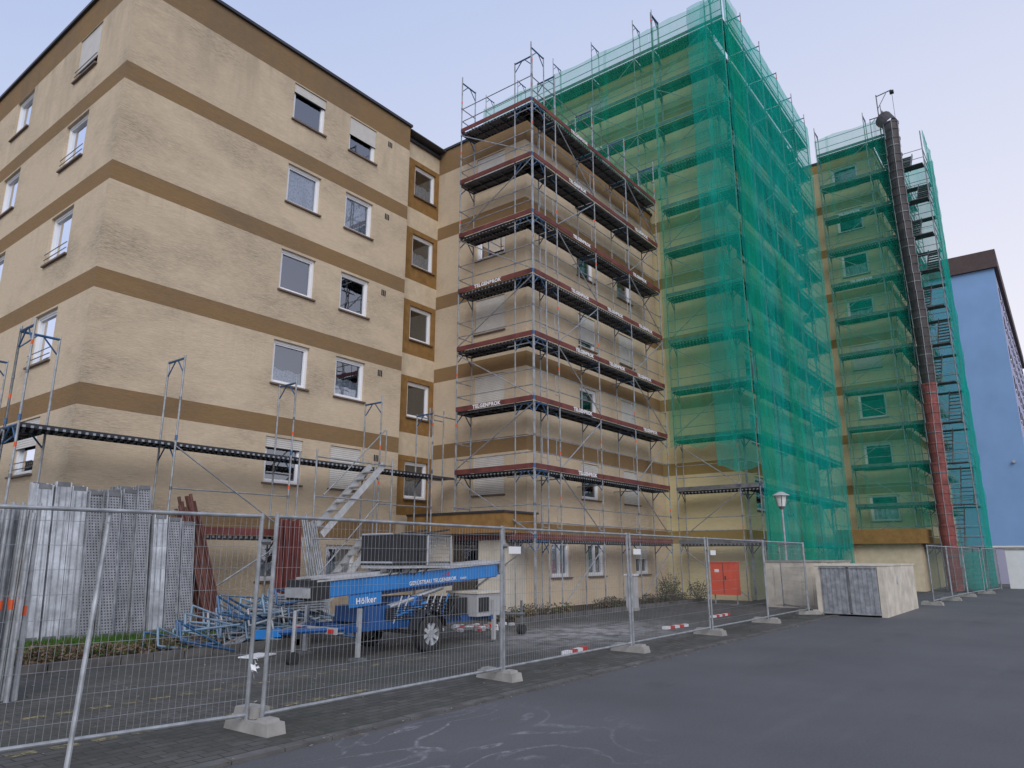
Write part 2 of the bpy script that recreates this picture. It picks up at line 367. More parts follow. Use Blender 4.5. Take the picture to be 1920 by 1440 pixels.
mb.box(WX0-.06,WY-.06,RT,WX1+.08,WY+.25,RT+.09,'coping'); mb.box(WX0-.06,WY+.25,RT,WX0+.25,17.6,RT+.09,'coping')
# vestibule
mb.box(16.9,13.25,0,17.899,16.9,2.3,'vest'); mb.box(16.45,12.97,2.3,18.1,16.94,2.88,'ochre'); mb.box(16.41,12.93,2.88,18.14,16.94,2.94,'coping')
mb.box(16.86,14.3,.15,16.898,15.3,2.1,'black'); mb.box(16.84,14.35,.2,16.86,15.25,2.05,'glass')
mb.make('walls_and_windows',bld)
mb=MB(); TX,TY,TXE,TZ=27.6,9.9,38.8,24.7
wl=[('y',TX,15.2,16.4,bt+.92,bt+2.17,'shut') for bt in BT[5:]]+[('y',TX,18.4,19.6,bt+.92,bt+2.17,'plain') for bt in BT[5:]]
wall(mb,'y',TX,TY,22.2,0,TZ,[w[2:6] for w in wl],'facade2')
for w in wl: window(mb,*w[:6],kind=w[6])
wl=[]
for i,bt in enumerate(BT):
    for j,a in enumerate((29,32,35)): wl.append(('x',TY,a,a+1.5,bt+.8,bt+2.17,['plain','shut','curtain','shuthalf'][(i*2+j)%4]))
wall(mb,'x',TY,TX,TXE,0,TZ,[w[2:6] for w in wl],'facade2')
for w in wl: window(mb,*w[:6],kind=w[6])
mb.box(TX+.01,TY+.01,TZ-.06,TXE,32,TZ-.01,'roof'); mb.box(TX-.06,TY-.06,TZ,TXE+.06,TY+.25,TZ+.1,'coping'); mb.box(TX-.06,TY+.25,TZ,TX+.25,22.2,TZ+.1,'coping')
mb.box(TXE-.01,TY+.01,0,TXE+.0,32,TZ-.07,'facade2'); mb.box(TX+.01,22.19,RT,TXE-.02,22.2,TZ-.07,'facade2')
mb.make('tower_walls_and_windows',bld)
b2=empty('apartment_building'); mb=MB()
wl=[]
for i,bt in enumerate(BT): wl.append(('y',42,6.9,8.3,bt+.8,bt+2.17,['curtain','plain','plain','shut','curtain'][i%5]))
wall(mb,'y',42,6,20,0,24.7,[w[2:6] for w in wl],'facade2')
for w in wl: window(mb,*w[:6],kind=w[6])
mb.box(42.01,6,0,42.25,6.02,24.69,'facade2'); mb.box(42.25,6,0,56,6.3,24.69,'facade2'); mb.box(42.9,6.3,0,56,20,24.68,'facade2'); mb.box(42.01,6.03,24.6,42.9,20,24.69,'roof'); mb.box(41.94,5.94,24.7,56.1,20.1,24.82,'coping')
mb.box(39.6,5.6,2.25,41.99,9.6,2.95,'ochre'); mb.box(40.0,5.9,0,41.98,9.5,2.25,'beige')
mb.make('walls_and_windows',b2)
b3=empty('apartment_building'); mb=MB()
mb.box(75,2.2,0,75.4,16,27.3,'bluewall'); mb.box(75.4,2.21,0,120,16,27.3,'paleblue')
mb.box(74.7,1.9,27.3,120.3,16.3,29.0,'browntrim')
for k in range(9):
    for j in range(11):
        x=78+j*3.9; mb.box(x,2.17,2.2+k*2.85,x+1.3,2.21,3.5+k*2.85,'dark'); mb.box(x-.1,2.12,2.1+k*2.85,x+1.4,2.2,2.2+k*2.85,'pvc')
mb.tube((74.96,3.1,9.6),(74.7,3.1,9.6),.12,'greycab',8)
mb.make('walls_and_windows',b3)
# ================= scaffolding
def scaffold(name,runs,texts=()):
    root=empty(name); mb=MB()
    for R in runs:
        ax,nodes,co,ci,lv,zb,zt=R['ax'],R['n'],R['co'],R['ci'],R['lv'],R['zb'],R['zt']
        toe=R.get('toe','maroon'); br=R.get('br',[1]); rl=R.get('rails',None); w=ci-co
        for i,a in enumerate(nodes):
            e=random.uniform(0,.25)
            for c in (co,ci):
                mb.tube(pt(ax,a,c,zb),pt(ax,a,c,zt+(e if c==co else 0)),.024,'steel',6)
                mb.box(*(v-.08 for v in pt(ax,a,c,0)[:2]),zb,*(v+.08 for v in pt(ax,a,c,0)[:2]),zb+.015,'steeldark')
            if R.get('top',True):
                mb.tube(pt(ax,a,co,zt-.05),pt(ax,a,ci,zt-.05),.028,'blue'); mb.tube(pt(ax,a,co+.02,zt-.38),pt(ax,a,co+.3,zt-.07),.017,'blue'); mb.tube(pt(ax,a,ci-.02,zt-.38),pt(ax,a,ci-.3,zt-.07),.017,'blue')
            for z in lv:
                mb.tube(pt(ax,a,co,z-.05),pt(ax,a,ci,z-.05),.028,'blue')
                mb.tube(pt(ax,a,co+.02,z-.36),pt(ax,a,co+.28,z-.07),.018,'blue'); mb.tube(pt(ax,a,ci-.02,z-.36),pt(ax,a,ci-.28,z-.07),.018,'blue')
                mb.tube(pt(ax,a,co,z+.03),pt(ax,a,co,z+.15),.031,'blue')
                mb.tube(pt(ax,a,co,z+.96),pt(ax,a,co,z+1.04),.030,'steeldark')
                if random.random()<.4:
                    q=z+random.choice([.55,1.2,1.55]); mb.tube(pt(ax,a,co,q),pt(ax,a,co,q+.10),.026,'orange')
        for i in range(len(nodes)-1):
            a0,a1=nodes[i],nodes[i+1]
            for li,z in enumerate(lv):
                if (i,li) in R.get('skip',()): continue
                hw=(w-.06)/2
                for k in range(2):
                    c0=co+.03+k*(hw+.0); c1=c0+hw-.015
                    ab(mb,ax,a0+.03,a1-.03,c0+.004,c1-.004,z-.02,z,'deck')
                    ab(mb,ax,a0+.03,a1-.03,c0,c0+.004,z-.085,z+.002,'deckedge'); ab(mb,ax,a0+.03,a1-.03,c1-.004,c1,z-.085,z+.002,'deckedge')
                    q=a0+.4
                    while q<a1-.2: ab(mb,ax,q,q+.03,c0+.01,c1-.01,z-.07,z-.02,'steeldark'); q+=.5
                if toe:
                    ab(mb,ax,a0+.02,a1-.02,co-.045,co-.02,z+.005,z+.155,toe)
                if rl is None or li in rl:
                    for h in (.5,1.0):
                        s=random.uniform(-.02,.02)
                        mb.tube(pt(ax,a0,co+.035,z+h),pt(ax,a1,co+.035,z+h+s),.018,'steel',5)
                if i in br and li<len(lv):
                    zz=z-2.0 if z-2.0>zb else zb+.1
                    if (li+i)%2: mb.tube(pt(ax,a0,co-.03,zz+.1),pt(ax,a1,co-.03,z-.1),.02,'steel',5)
                    else: mb.tube(pt(ax,a1,co-.03,zz+.1),pt(ax,a0,co-.03,z-.1),.02,'steel',5)
            for li,z in enumerate(lv):
                if li%2 and R.get('anchor',True): mb.tube(pt(ax,a0,co,z-.2),pt(ax,a0,ci+.3,z-.2),.018,'steel',5)
        for en in R.get('ends',()):
            a=nodes[en]
            for z in lv:
                for h in (.5,1.0): mb.tube(pt(ax,a,co,z+h),pt(ax,a,ci,z+h),.018,'steel',5)
                ab(mb,ax,a-.015,a+.015,co+.03,ci-.03,z+.005,z+.15,toe or 'steeldark')
    mb.make('frames_decks_and_rails',root)
    for t in texts:
        text('TELGENBROK',.165,t[:3],t[3],'white',root,.010)
    return root
sA=scaffold('scaffolding',[
  dict(ax='x',n=[4.9,8.0,11.07,14.1,16.3],co=15.75,ci=16.48,lv=[2.1,4.14],zb=.05,zt=6.15,toe=None,rails=[0],br=[1],skip=[(2,0),(0,0)],anchor=False),
  dict(ax='y',n=[16.48,19.5,22.6,25.7],co=4.9,ci=5.63,lv=[4.14],zb=.05,zt=6.15,toe=None,rails=[],br=[0],anchor=False)])
mb=MB()
mb.box(8.1,15.68,2.12,11.0,15.71,2.28,'maroon')
mb.make('toe_boards',sA)
def flight(mb,ax,a0,z0,a1,z1,c0,c1,k='alu'):
    for c in (c0,c1):
        p=Vector(pt(ax,a0,c,z0));q=Vector(pt(ax,a1,c,z1)); u=(q-p).normalized()
        n=Vector((0,0,1))-u*u.z; n.normalize()
        t=Vector(pt(ax,0,.02,0)); h=n*.085
        vs=[tuple(v) for v in (p-h-t,q-h-t,q+h-t,p+h-t,p-h+t,q-h+t,q+h+t,p+h+t)]
        mb.add(vs,[(0,1,2,3),(4,5,6,7),(0,1,5,4),(3,2,6,7),(0,3,7,4),(1,2,6,5)],k)
    nst=int(abs(z1-z0)/.22)
    for i in range(1,nst):
        f=i/nst; a=a0+(a1-a0)*f; z=z0+(z1-z0)*f
        ab(mb,ax,a-.09,a+.09,c0+.02,c1-.02,z-.015,z+.015,k)
mb=MB()
flight(mb,'x',11.65,2.15,13.65,4.14,15.05,15.62)
flight(mb,'x',11.5,.1,13.5,2.1,15.05,15.62)
for x in (11.3,13.9):
    for y in (14.98,15.7): mb.tube((x,y,.05),(x,y,4.3),.024,'steel')
for z in (2.05,3.1,4.1):
    mb.tube((11.3,14.98,z),(13.9,14.98,z),.02,'steel')
mb.tube((11.6,15.0,3.15),(13.6,15.0,5.1),.018,'steel'); mb.tube((13.65,15.0,4.1),(13.65,15.0,5.1),.018,'steel')
mb.tube((11.5,15.0,1.1),(13.5,15.0,3.1),.018,'steel')
mb.box(13.5,15.05,2.06,14.0,15.65,2.1,'deck')
mb.make('access_stairs',sA)
tx=[]
for li,z in enumerate(LV[:8]):
    if li in (1,2,3,4,5,6,7): tx.append((19.6+ (li%2)*.2,12.2-.052,z+.022,'y'))
    if li in (2,3,4,5,6): tx.append((24.4-(li%2)*.3,12.2-.052,z+.022,'y'))
    if li in (3,4): tx.append((22.0,12.2-.052,z+.022,'y'))
for li in (2,4): tx.append((16.9-.052,14.0,LV[li]+.022,'x'))
sB=scaffold('scaffolding',[
  dict(ax='y',n=[12.2,15.3],co=16.9,ci=17.63,lv=LV[:8],zb=.05,zt=18.5,br=[0],ends=[1]),
  dict(ax='x',n=[16.95,18.3,20.8,23.3,25.9],co=12.2,ci=12.93,lv=LV[:8],zb=.05,zt=18.2,br=[1,3],ends=[]),
 ],tx)
mb=MB()
for z in (4.14,6.15):
    for y in (15.9,16.5): mb.tube((16.3,y,z-.05),(17.6,y,z-.05),.022,'steel')
for x in (16.3,16.95,17.6): mb.tube((x,15.9,.05),(x,15.9,6.3),.024,'steel')
mb.box(16.35,15.85,4.1,17.6,16.45,4.14,'deck')
for z in LV[:7]:
    for x in (17.5,18.25,20.7,23.2):
        for dz in (.35,.95): mb.tube((x-.0,12.16,z+dz),(x-.22,12.16,z+dz),.012,'steel',5)
        mb.tube((x-.22,12.16,z+.35),(x-.22,12.16,z+.95),.012,'steel',5)
mb.make('linking_frames',sB)
sC=scaffold('scaffolding',[
  dict(ax='y',n=[8.9,9.65,12.2],co=26.6,ci=27.3,lv=LV,zb=.05,zt=26.5,toe='steeldark',br=[1]),
  dict(ax='y',n=[12.25,13.2,15.5,17.8,20.1,22.3],co=26.6,ci=27.3,lv=LV[8:],zb=16.9,zt=26.5,toe='steeldark',br=[1,3],ends=[5]),
  dict(ax='x',n=[27.3,29.2,31.8,34.4,37,39.4],co=8.9,ci=9.6,lv=LV,zb=.05,zt=26.5,toe='steeldark',br=[1,3]),
  dict(ax='y',n=[9.6,12.0],co=39.2,ci=39.9,lv=LV,zb=.05,zt=26.5,toe='steeldark',br=[0]),
 ],[(26.6-.052,17.5,LV[10]+.022,'x'),(26.6-.052,15.6,LV[9]+.022,'x'),(26.6-.052,20.6,LV[10]+.022,'x'),(26.6-.052,14.2,LV[8]+.022,'x')])
sD=scaffold('scaffolding',[
  dict(ax='y',n=[5.15,6.1,8.75],co=40.9,ci=41.6,lv=LV,zb=.05,zt=26.3,toe='steeldark',br=[1]),
  dict(ax='x',n=[41.6,44.2,46.8,49.4,52],co=5.15,ci=5.85,lv=LV,zb=.05,zt=26.3,toe='steeldark',br=[1]),
 ],[(40.9-.052,7.4,LV[9]+.022,'x'),(40.9-.052,7.2,LV[7]+.022,'x')])
mb=MB()
for x in (41.6,44.4):
    for y in (3.5,4.9): mb.tube((x,y,0.02),(x,y,24.6),.03,'steel')
for k,z in enumerate([.06]+LV[:11]):
    flight(mb,'x',41.8,z,44.0,z+2.04,3.6+.65*(k%2),4.15+.65*(k%2),'steeldark')
    for x in (41.6,44.4):
        mb.tube((x,3.5,z),(x,4.9,z),.024,'steel')
        for h in (.5,1): mb.tube((x,3.5,z+h),(x,4.9,z+h),.018,'steel')
    for h in (0,1,.5): mb.tube((41.6,3.5,z+h),(44.4,3.5,z+h),.02,'steel')
    mb.box(41.2,3.55,z-.04,41.8,4.85,z,'deck'); mb.box(44.0,3.55,z-.04,44.5,4.85,z,'deck')
mb.make('stair_tower',sD)
mb=MB(); mb.tube((41,5.3,24.5),(41,5.3,27.3),.03,'steeldark'); mb.tube((41,5.3,27.2),(41,4.5,27.3),.03,'steeldark'); mb.tube((41,4.5,27.3),(41,4.5,25),.01,'black')
mb.tube((41,4.6,27.15),(41,4.4,27.15),.12,'black',10); mb.tube((41,5.3,26.4),(41,4.8,27.2),.02,'steeldark'); mb.make('hoist_davit',sD)
# ================= nets
def netobj(pieces,name):
    root=empty(name)
    for i,(ax,c,a0,a1,z0,z1,k,amp,rag) in enumerate(pieces):
        mb=MB(); na=max(2,int((a1-a0)/.26)); nz=max(2,int((z1-z0)/.3)); vs=[];fs=[]
        for p in range(na+1):
            a=a0+(a1-a0)*p/na
            zb=z0+rag*noise.noise(Vector((a*1.3,c,i)))*1.2
            for q in range(nz+1):
                z=zb+(z1-zb)*q/nz
                lev=abs(math.sin((z-2.1+.9)*math.pi/2.04))
                d=amp*(noise.noise(Vector((a*.9,z*.35,i*3.3+c)))*1.1+.6*noise.noise(Vector((a*2.6+z*.8,z*1.1,i)))) *(0.35+lev)
                zz=z-( .10*abs(math.sin((a-a0)*math.pi/2.57)) if q==nz else 0)
                vs.append(pt(ax,a,c-abs(d)*.9,zz))
        for p in range(na):
            for q in range(nz):
                o=p*(nz+1)+q; fs.append((o,o+nz+1,o+nz+2,o+1))
        mb.add(vs,fs,k); mb.make('net_sheet',root,True)
    return root
netobj([
 ('y',26.52,8.82,12.35,5.9,25.75,'net',.10,.5),
 ('y',26.42,8.8,10.4,5.0,25.8,'net_layer',.22,.5),
 ('y',26.52,12.35,22.4,16.75,25.7,'net',.08,.2),
 ('x',8.80,26.5,39.5,.3,25.8,'net_dense',.07,.1),
 ('x',8.70,26.45,28.1,1.2,25.85,'net',.18,.3),
 ('x',8.70,30.6,32.2,1.0,15,'net',.16,.3),
 ],'safety_netting')
netobj([
 ('y',40.8,5.1,8.8,3.0,25.7,'net_light',.08,.3),
 ('x',5.06,40.8,42.4,2,25.8,'net',.10,.3),
 ('x',3.42,41.5,45.5,.2,24.6,'net_dense',.12,.1),
 ('y',45.5,3.42,5.1,.2,24.6,'net_dense',.1,.1),
 ('y',40.9,3.42,4.3,.1,1.9,'net_dense',.2,.3),
 ],'safety_netting')
# ================= debris chute
mb=MB(); z=24.9; i=0
while z>.9:
    h=1.02; k='chute_black' if z>10.2 else 'chute_red'
    ox=.05*math.sin(z*.5); oy=.06*math.sin(z*.37)
    cx,cy=40.45+ox,4.68+oy
    mb.tube((cx,cy,z),(cx+.03,cy,z-h-.06),.37,k,18,.30,cap=False)
    mb.tube((cx,cy,z+.02),(cx,cy,z-.06),.395,k,18,.395,cap=False)
    mb.tube((cx,cy,z-.45),(cx,cy,z-.5),.365,'steeldark' if i%2 else k,18,.365,cap=False)
    for t in (0,2.1,3.3,4.2): mb.tube((cx+.40*math.cos(t),cy+.40*math.sin(t),z),(cx+.38*math.cos(t),cy+.38*math.sin(t),z-h),.014,'steel',4)
    if i%3==0: mb.tube((cx,cy,z-.1),(40.95,5.15,z-.1),.02,'steeldark')
    z-=h-.03; i+=1
mb.tube((40.45,4.68,24.9),(40.75,5.05,25.5),.36,'chute_black',14,.46,cap=False)
mb.make('debris_chute')
# ================= fences
def fence(p,q,foot=True,lean=0,tag=0):
    root=empty('construction_fence'); mb=MB(); p=Vector((*p,0)); q=Vector((*q,0)); u=(q-p).normalized(); Ln=(q-p).length
    n=Vector((-u.y,u.x,0)); Z=Vector((0,0,1))
    def P(a,z): return p+u*a+Z*z+n*lean*z
    a0,a1=.04,Ln-.04
    for a in (a0,a1): mb.tube(P(a,.08),P(a,2.03),.021,'steel',8)
    mb.tube(P(a0,2.0),P(a1,2.0),.018,'steel',8); mb.tube(P(a0,.16),P(a1,.16),.018,'steel',8)
    a=a0+.05
    while a<a1:
        mb.tube(P(a,.16),P(a,2.0),.0019,'wire',3,cap=False); a+=.055
    z=.3
    while z<1.95:
        mb.tube(P(a0,z),P(a1,z),.0022,'wire',3,cap=False); z+=.2
    mb.tube(P(a1,1.75),P(a1+.1,1.75),.03,'steeldark',6)
    if tag:
        c=P(a0+.25,1.7)-n*.012; mb.obox(c,.28,.006,.1,Matrix.Rotation(math.atan2(u.y,u.x),3,'Z'),'white')
    mb.make('mesh_panel',root)
    if foot:
        fb=MB(); c=p+n*.05
        R=Matrix.Rotation(math.atan2(n.y,n.x)+random.uniform(-.12,.12),3,'Z')
        fb.obox((c.x,c.y,.06),.68,.21,.11,R,'concrete',.07)
        for s in (-1,1):
            o=R@Vector((s*.2,0,.07)); fb.obox((c.x+o.x,c.y+o.y,.06+o.z),.16,.15,.03,R,'concrete',.12)
        fb.make('concrete_foot',root)
    return root
FX=[4.3,8.0,11.65,15.15,18.7,22.2]
for i in range(5): fence((FX[i],6.33),(FX[i+1],6.33+.02*((i*7)%3-1)),lean=random.uniform(-.012,.012),tag=i in (1,2,3))
fence((0.9,7.05),(4.26,6.40),foot=False)
mb=MB(); mb.tube((2.62,6.25,0),(2.90,6.72,2.0),.021,'steel',8); mb.make('fence_brace_pole')
mb=MB(); mb.obox((4.34,6.5,.165),.2,.3,.09,Matrix.Rotation(.1,3,'Z'),'concrete',.1); mb.make('concrete_foot')
fence((22.2,6.3),(24.0,7.6))
fence((29,4.1),(32.5,3.95)); fence((32.5,3.95),(36,3.8)); fence((36,3.8),(39.5,3.5)); fence((39.5,3.4),(43,3.1))
# ================= ground
def sheet(name,x0,y0,x1,y1,z,k):
    mb=MB(); mb.quad((x0,y0,z),(x1,y0,z),(x1,y1,z),(x0,y1,z),k); return mb.make(name)
sheet('ground',-800,-800,1200,1200,-.03,'asphalt')
sheet('road',-60,-60,160,5.55,0,'asphalt')
sheet('paved_yard',-60,5.68,160,60,.012,'paving')
mb=MB(); x=-6
while x<44:
    w=.5+random.uniform(-.02,.02); mb.box(x,5.552,-.02,x+w-.012,5.678,.022+random.uniform(0,.012),'kerb'); x+=w
mb.make('kerb')
mb=MB()
for row,(y,xa,xb) in enumerate(((8.6,2.8,9.2),(7.1,2.2,6.2),(10.3,9.8,14.5))):
    x=xa
    while x<xb:
        o=random.uniform(-.01,.01); mb.quad((x,y+o,.016),(x+.22,y+o,.016),(x+.22,y+.12+o,.016),(x,y+.12+o,.016),'yellow'); x+=.33
mb.make('parking_bay_markings')
mb=MB(); mb.box(-20,13.1,.0,8.6,16.94,.09,'grass'); mb.make('lawn')
mb=MB(); mb.box(-20,11.85,.0,8.6,13.1,.07,'soil'); mb.make('planting_bed')
mb=MB(); x=-10
while x<8.6: mb.box(x,11.72,0,x+.48,11.848,.14,'kerb'); x+=.5
mb.box(8.602,11.72,0,8.72,15.6,.12,'kerb'); mb.make('kerb')
mb=MB()
for i in range(14000):
    x=random.uniform(0,8.6); y=random.uniform(12.9,15.6); h=random.uniform(.04,.12); t=random.uniform(0,6.28)
    dx,dy=.008*math.cos(t),.008*math.sin(t); lx,ly=random.uniform(-.03,.03),random.uniform(-.03,.03)
    mb.add([(x-dx,y-dy,.085),(x+dx,y+dy,.085),(x+lx,y+ly,.09+h)],[(0,1,2)],'blade')
mb.make('grass')
def leaves(mb,cx,cy,cz,rx,ry,rz,n,s,ks):
    for i in range(n):
        while True:
            v=Vector((random.uniform(-1,1),random.uniform(-1,1),random.uniform(-1,1)))
            if v.length<1: break
        c=Vector((cx+v.x*rx,cy+v.y*ry,cz+v.z*rz))
        if c.z<.02: c.z=.03
        u=Vector((random.gauss(0,1),random.gauss(0,1),random.gauss(0,1))).normalized(); w=u.orthogonal().normalized()
        q=s*random.uniform(.6,1.4)
        mb.quad(tuple(c-u*q),tuple(c+w*q*.5),tuple(c+u*q),tuple(c-w*q*.5),random.choice(ks))
mb=MB(); x=1.5
while x<8.5:
    leaves(mb,x,12.35+random.uniform(-.2,.3),.16,.35,.45,random.uniform(.08,.2),330,.035,['leaf_dead','leaf_dead','leaf_dead','leaf'])
    for k in range(14):
        p=(x+random.uniform(-.3,.3),12.4+random.uniform(-.4,.4),.05); mb.tube(p,(p[0]+random.uniform(-.25,.25),p[1]+random.uniform(-.2,.2),random.uniform(.15,.42)),.006,'leaf_dead',3)
    x+=.33
mb.make('leaf_litter_and_low_shrubs')
mb=MB()
for k in range(1500):
    x=random.uniform(1,24); y=random.uniform(5.8,12.6) if random.random()<.75 else random.gauss(5.5,.12)
    u=Vector((random.gauss(0,1),random.gauss(0,1),random.gauss(0,.2))).normalized(); w=Vector((-u.y,u.x,.2)).normalized(); q=random.uniform(.006,.025)
    c=Vector((x,y,.03)); mb.quad(tuple(c-u*q),tuple(c+w*q*.5),tuple(c+u*q),tuple(c-w*q*.5),random.choice(['leaf_dead','leaf_dead','concrete']))
mb.make('scattered_leaves_and_debris')
mb=MB(); mb.box(14.8,11.3,.0,26.4,13.19,.08,'soil'); mb.make('planting_bed')
mb=MB(); x=14.8
while x<26.3: mb.box(x,11.18,0,x+.48,11.298,.13,'kerb'); x+=.5
mb.make('kerb')
mb=MB()
for x in [15,15.5,16,16.5,17,17.6]+[20+random.uniform(0,6) for _ in range(12)]:
    leaves(mb,x,11.75+random.uniform(-.15,.3),.2,.35,.3,.2,220,.035,['leaf_dead','leaf_dead','leaf'])
mb.make('low_shrubs')
mb=MB()
for x,y,h in ((23.4,11.3,.9),(24.1,11.5,1.1),(25.3,11.0,.8),(27.6,8.3,.5)):
    for k in range(14):
        t=random.uniform(0,6.28); mb.tube((x,y,.05),(x+.4*math.cos(t),y+.35*math.sin(t),h*random.uniform(.6,1.15)),.01,'leaf_dead',4,.004)
    leaves(mb,x,y,h*.5,.45,.4,h*.45,520,.035,['leaf','leaf_dead','leaf'])
mb.make('shrub')
# ================= plank stacks
st=empty('scaffold_plank_stack'); mb=MB()
def plankv(x,y,h,k,lean=.1,w=.285,z0=.09,tw=0):
    R=(Matrix.Rotation(-math.atan(lean),3,'X')@Matrix.Rotation(tw,3,'Y')); c=Vector((x,y,z0))+R@Vector((0,0,h/2))
    mb.obox(c,w,.05,h,R,k)
    for s in (-1,1): mb.obox(c+R@Vector((s*(w/2-.012),-.035,0)),.024,.03,h,R,'steel' if k=='plank' else 'galv')
    for q in (-h/2+.04,h/2-.04): mb.obox(c+R@Vector((0,-.03,q)),w*.9,.02,.08,R,'steeldark')
    if k=='galv':
        for s in (-.06,.06): mb.obox(c+R@Vector((s,-.03,0)),.02,.012,h*.96,R,'steel')
x=5.50
for i in range(3):
    sh=random.uniform(-.06,.06)
    for d in range(5): plankv(x+random.uniform(-.02,.02),15.35+d*.085,2.97+sh+random.uniform(-.04,.04),'galv',.12)
    x+=.30
for i in range(4):
    sh=random.uniform(-.12,.05); yy=random.uniform(-.1,.08)
    for d in range(6): plankv(x+random.uniform(-.015,.015),15.2+yy+d*.085,2.95+sh+random.uniform(-.05,.05),'plank',.12,tw=random.uniform(-.012,.012))
    x+=.31
x+=.02
for i in range(3):
    sh=random.uniform(-.1,.12)
    for d in range(3): plankv(x,15.1+d*.085,2.30+sh+random.uniform(-.03,.03),'galv' if i<1 else 'plank',.14,tw=.01)
    x+=.31
mb.make('planks',st)
bb=empty('scaffold_board_bundle'); mb=MB()
for i in range(18):
    x=8.75+random.uniform(0,.5); y=15.0+random.uniform(0,.35); h=random.uniform(2.5,3.0)
    mb.tube((x,y,.1),(x-.62+random.uniform(-.05,.1),y+.55,h),.035,'brownpole',6)
    mb.obox((x-.3,y+.28,1.4),.03,.13,2.5,Matrix.Rotation(-.22,3,'Y')@Matrix.Rotation(-.2,3,'X'),'brownpole')
mb.make('boards',bb)
bb=empty('scaffold_board_bundle'); mb=MB()
for i in range(12):
    x=10.6+i*.055; h=2.35+random.uniform(-.1,.15)
    mb.obox((x,15.3+random.uniform(0,.15),h/2+.1),.035,.15,h,Matrix.Rotation(random.uniform(-.03,.03),3,'Y')@Matrix.Rotation(-.08,3,'X'),'maroon')
for i in range(9): mb.tube((11.5+i*.06,14.9,.05),(11.2+i*.06,15.4,2.5+random.uniform(-.2,.2)),.024,'steel')
mb.make('boards',bb)
pb=empty('scaffold_pole_bundle'); mb=MB()
for i in range(34):
    x=2.95+random.uniform(0,.56); y=9.7+random.uniform(0,.5); h=2.15+random.uniform(-.12,.12)
    tx_,ty_=x+random.uniform(-.04,.04),y+.12
    mb.tube((x,y,.02),(tx_,ty_,h),.024,'steel',8)
    if random.random()<.3:
        q=random.uniform(.42,.50); P0=Vector((x,y,.02)); P1=Vector((tx_,ty_,h)); mb.tube(P0.lerp(P1,q),P0.lerp(P1,q+.05),.0265,'orange',8)
mb.make('poles',pb)
pp=empty('scaffold_bracket_pile'); mb=MB()
for i in range(60):
    c=Vector((8.3+random.gauss(0,.6),12.2+random.gauss(0,.3),.12+abs(random.gauss(0,.26))))
    t=random.uniform(-.7,.4); u=Vector((math.cos(t),math.sin(t),random.uniform(-.25,.25))).normalized(); l=random.uniform(.35,.7); w=Vector((0,0,1)).cross(u)*.1+Vector((0,0,.28))
    k=random.choice(['blue','steel','paleframe','paleframe'])
    mb.tube(c-u*l,c+u*l,.024,k); mb.tube(c-u*l,c-u*l+w,.02,k); mb.tube(c-u*l+w,c+u*l*.8,.02,k)
for i in range(7): mb.obox((8.9+i*.03,12.1+i*.02,.62+.045*i),1.1,.5,.03,Matrix.Rotation(.05*i-.1,3,'Z'),'steel')
for i in range(7): mb.tube((7.2+i*.05,11.9,.1),(9.6,12.4+i*.06,.7),.024,'steel')
mb.make('brackets',pp)
# ================= trailer lift
lf=empty('trailer_ladder_lift')
mb=MB(); Yc=9.85
def wheel(mb,x,y,r=.31,w=.19,sgn=-1):
    seg=28; prof=[(-w/2,r*.62),(-w/2,r*.9),(-w*.36,r),(w*.36,r),(w/2,r*.9),(w/2,r*.62)]
    vs=[];fs=[]
    for i in range(seg):
        t=2*math.pi*i/seg
        for (d,rr) in prof: vs.append((x+rr*math.cos(t),y+d,r+.012+rr*math.sin(t)))
    n=len(prof)
    for i in range(seg):
        j=(i+1)%seg
        for k in range(n-1): fs.append((i*n+k,j*n+k,j*n+k+1,i*n+k+1))
    mb.add(vs,fs,'rubber')
    z=r+.012
    mb.tube((x,y+sgn*w*.15,z),(x,y+sgn*w*.12,z),r*.62,'steeldark',28)
    mb.tube((x,y+sgn*w*.5,z),(x,y+sgn*w*.1,z),r*.64,'alu',28,r*.64,cap=False)
    for k in range(8):
        t=2*math.pi*k/8+.3
        mb.obox((x+r*.33*math.cos(t),y+sgn*w*.3,z+r*.33*math.sin(t)),r*.62,.03,.055,Matrix.Rotation(-t,3,'Y'),'galv')
    mb.tube((x,y+sgn*w*.42,z),(x,y+sgn*w*.1,z),.07,'alu',12)
WXc=9.42
wheel(mb,WXc,9.1); wheel(mb,WXc,10.6,sgn=1)
mb.tube((WXc,9.1,.32),(WXc,10.6,.32),.04,'steeldark')
for y0,y1 in ((8.98,9.22),(10.48,10.72)):
    for k in range(8):
        t0=math.radians(15+k*19); t1=math.radians(15+(k+1)*19)
        a=(WXc+.38*math.cos(t0),.32+.38*math.sin(t0)); b=(WXc+.38*math.cos(t1),.32+.38*math.sin(t1))
        mb.quad((a[0],y0,a[1]),(b[0],y0,b[1]),(b[0],y1,b[1]),(a[0],y1,a[1]),'black')
for y in (9.45,10.25): mb.box(7.9,y-.04,.42,11.6,y+.04,.54,'liftdark')
for x in (8.0,8.9,10.2,11.4): mb.box(x,9.49,.43,x+.08,10.21,.53,'liftdark')
mb.tube((7.9,9.5,.48),(6.9,9.85,.48),.04,'liftdark'); mb.tube((7.9,10.2,.48),(6.9,9.85,.48),.04,'liftdark'); mb.box(6.5,9.81,.42,6.95,9.89,.54,'liftblue')
mb.tube((7.1,9.7,.02),(7.1,9.7,.8),.03,'alu'); mb.tube((7.1,9.65,.1),(7.1,9.75,.1),.1,'rubber',14)
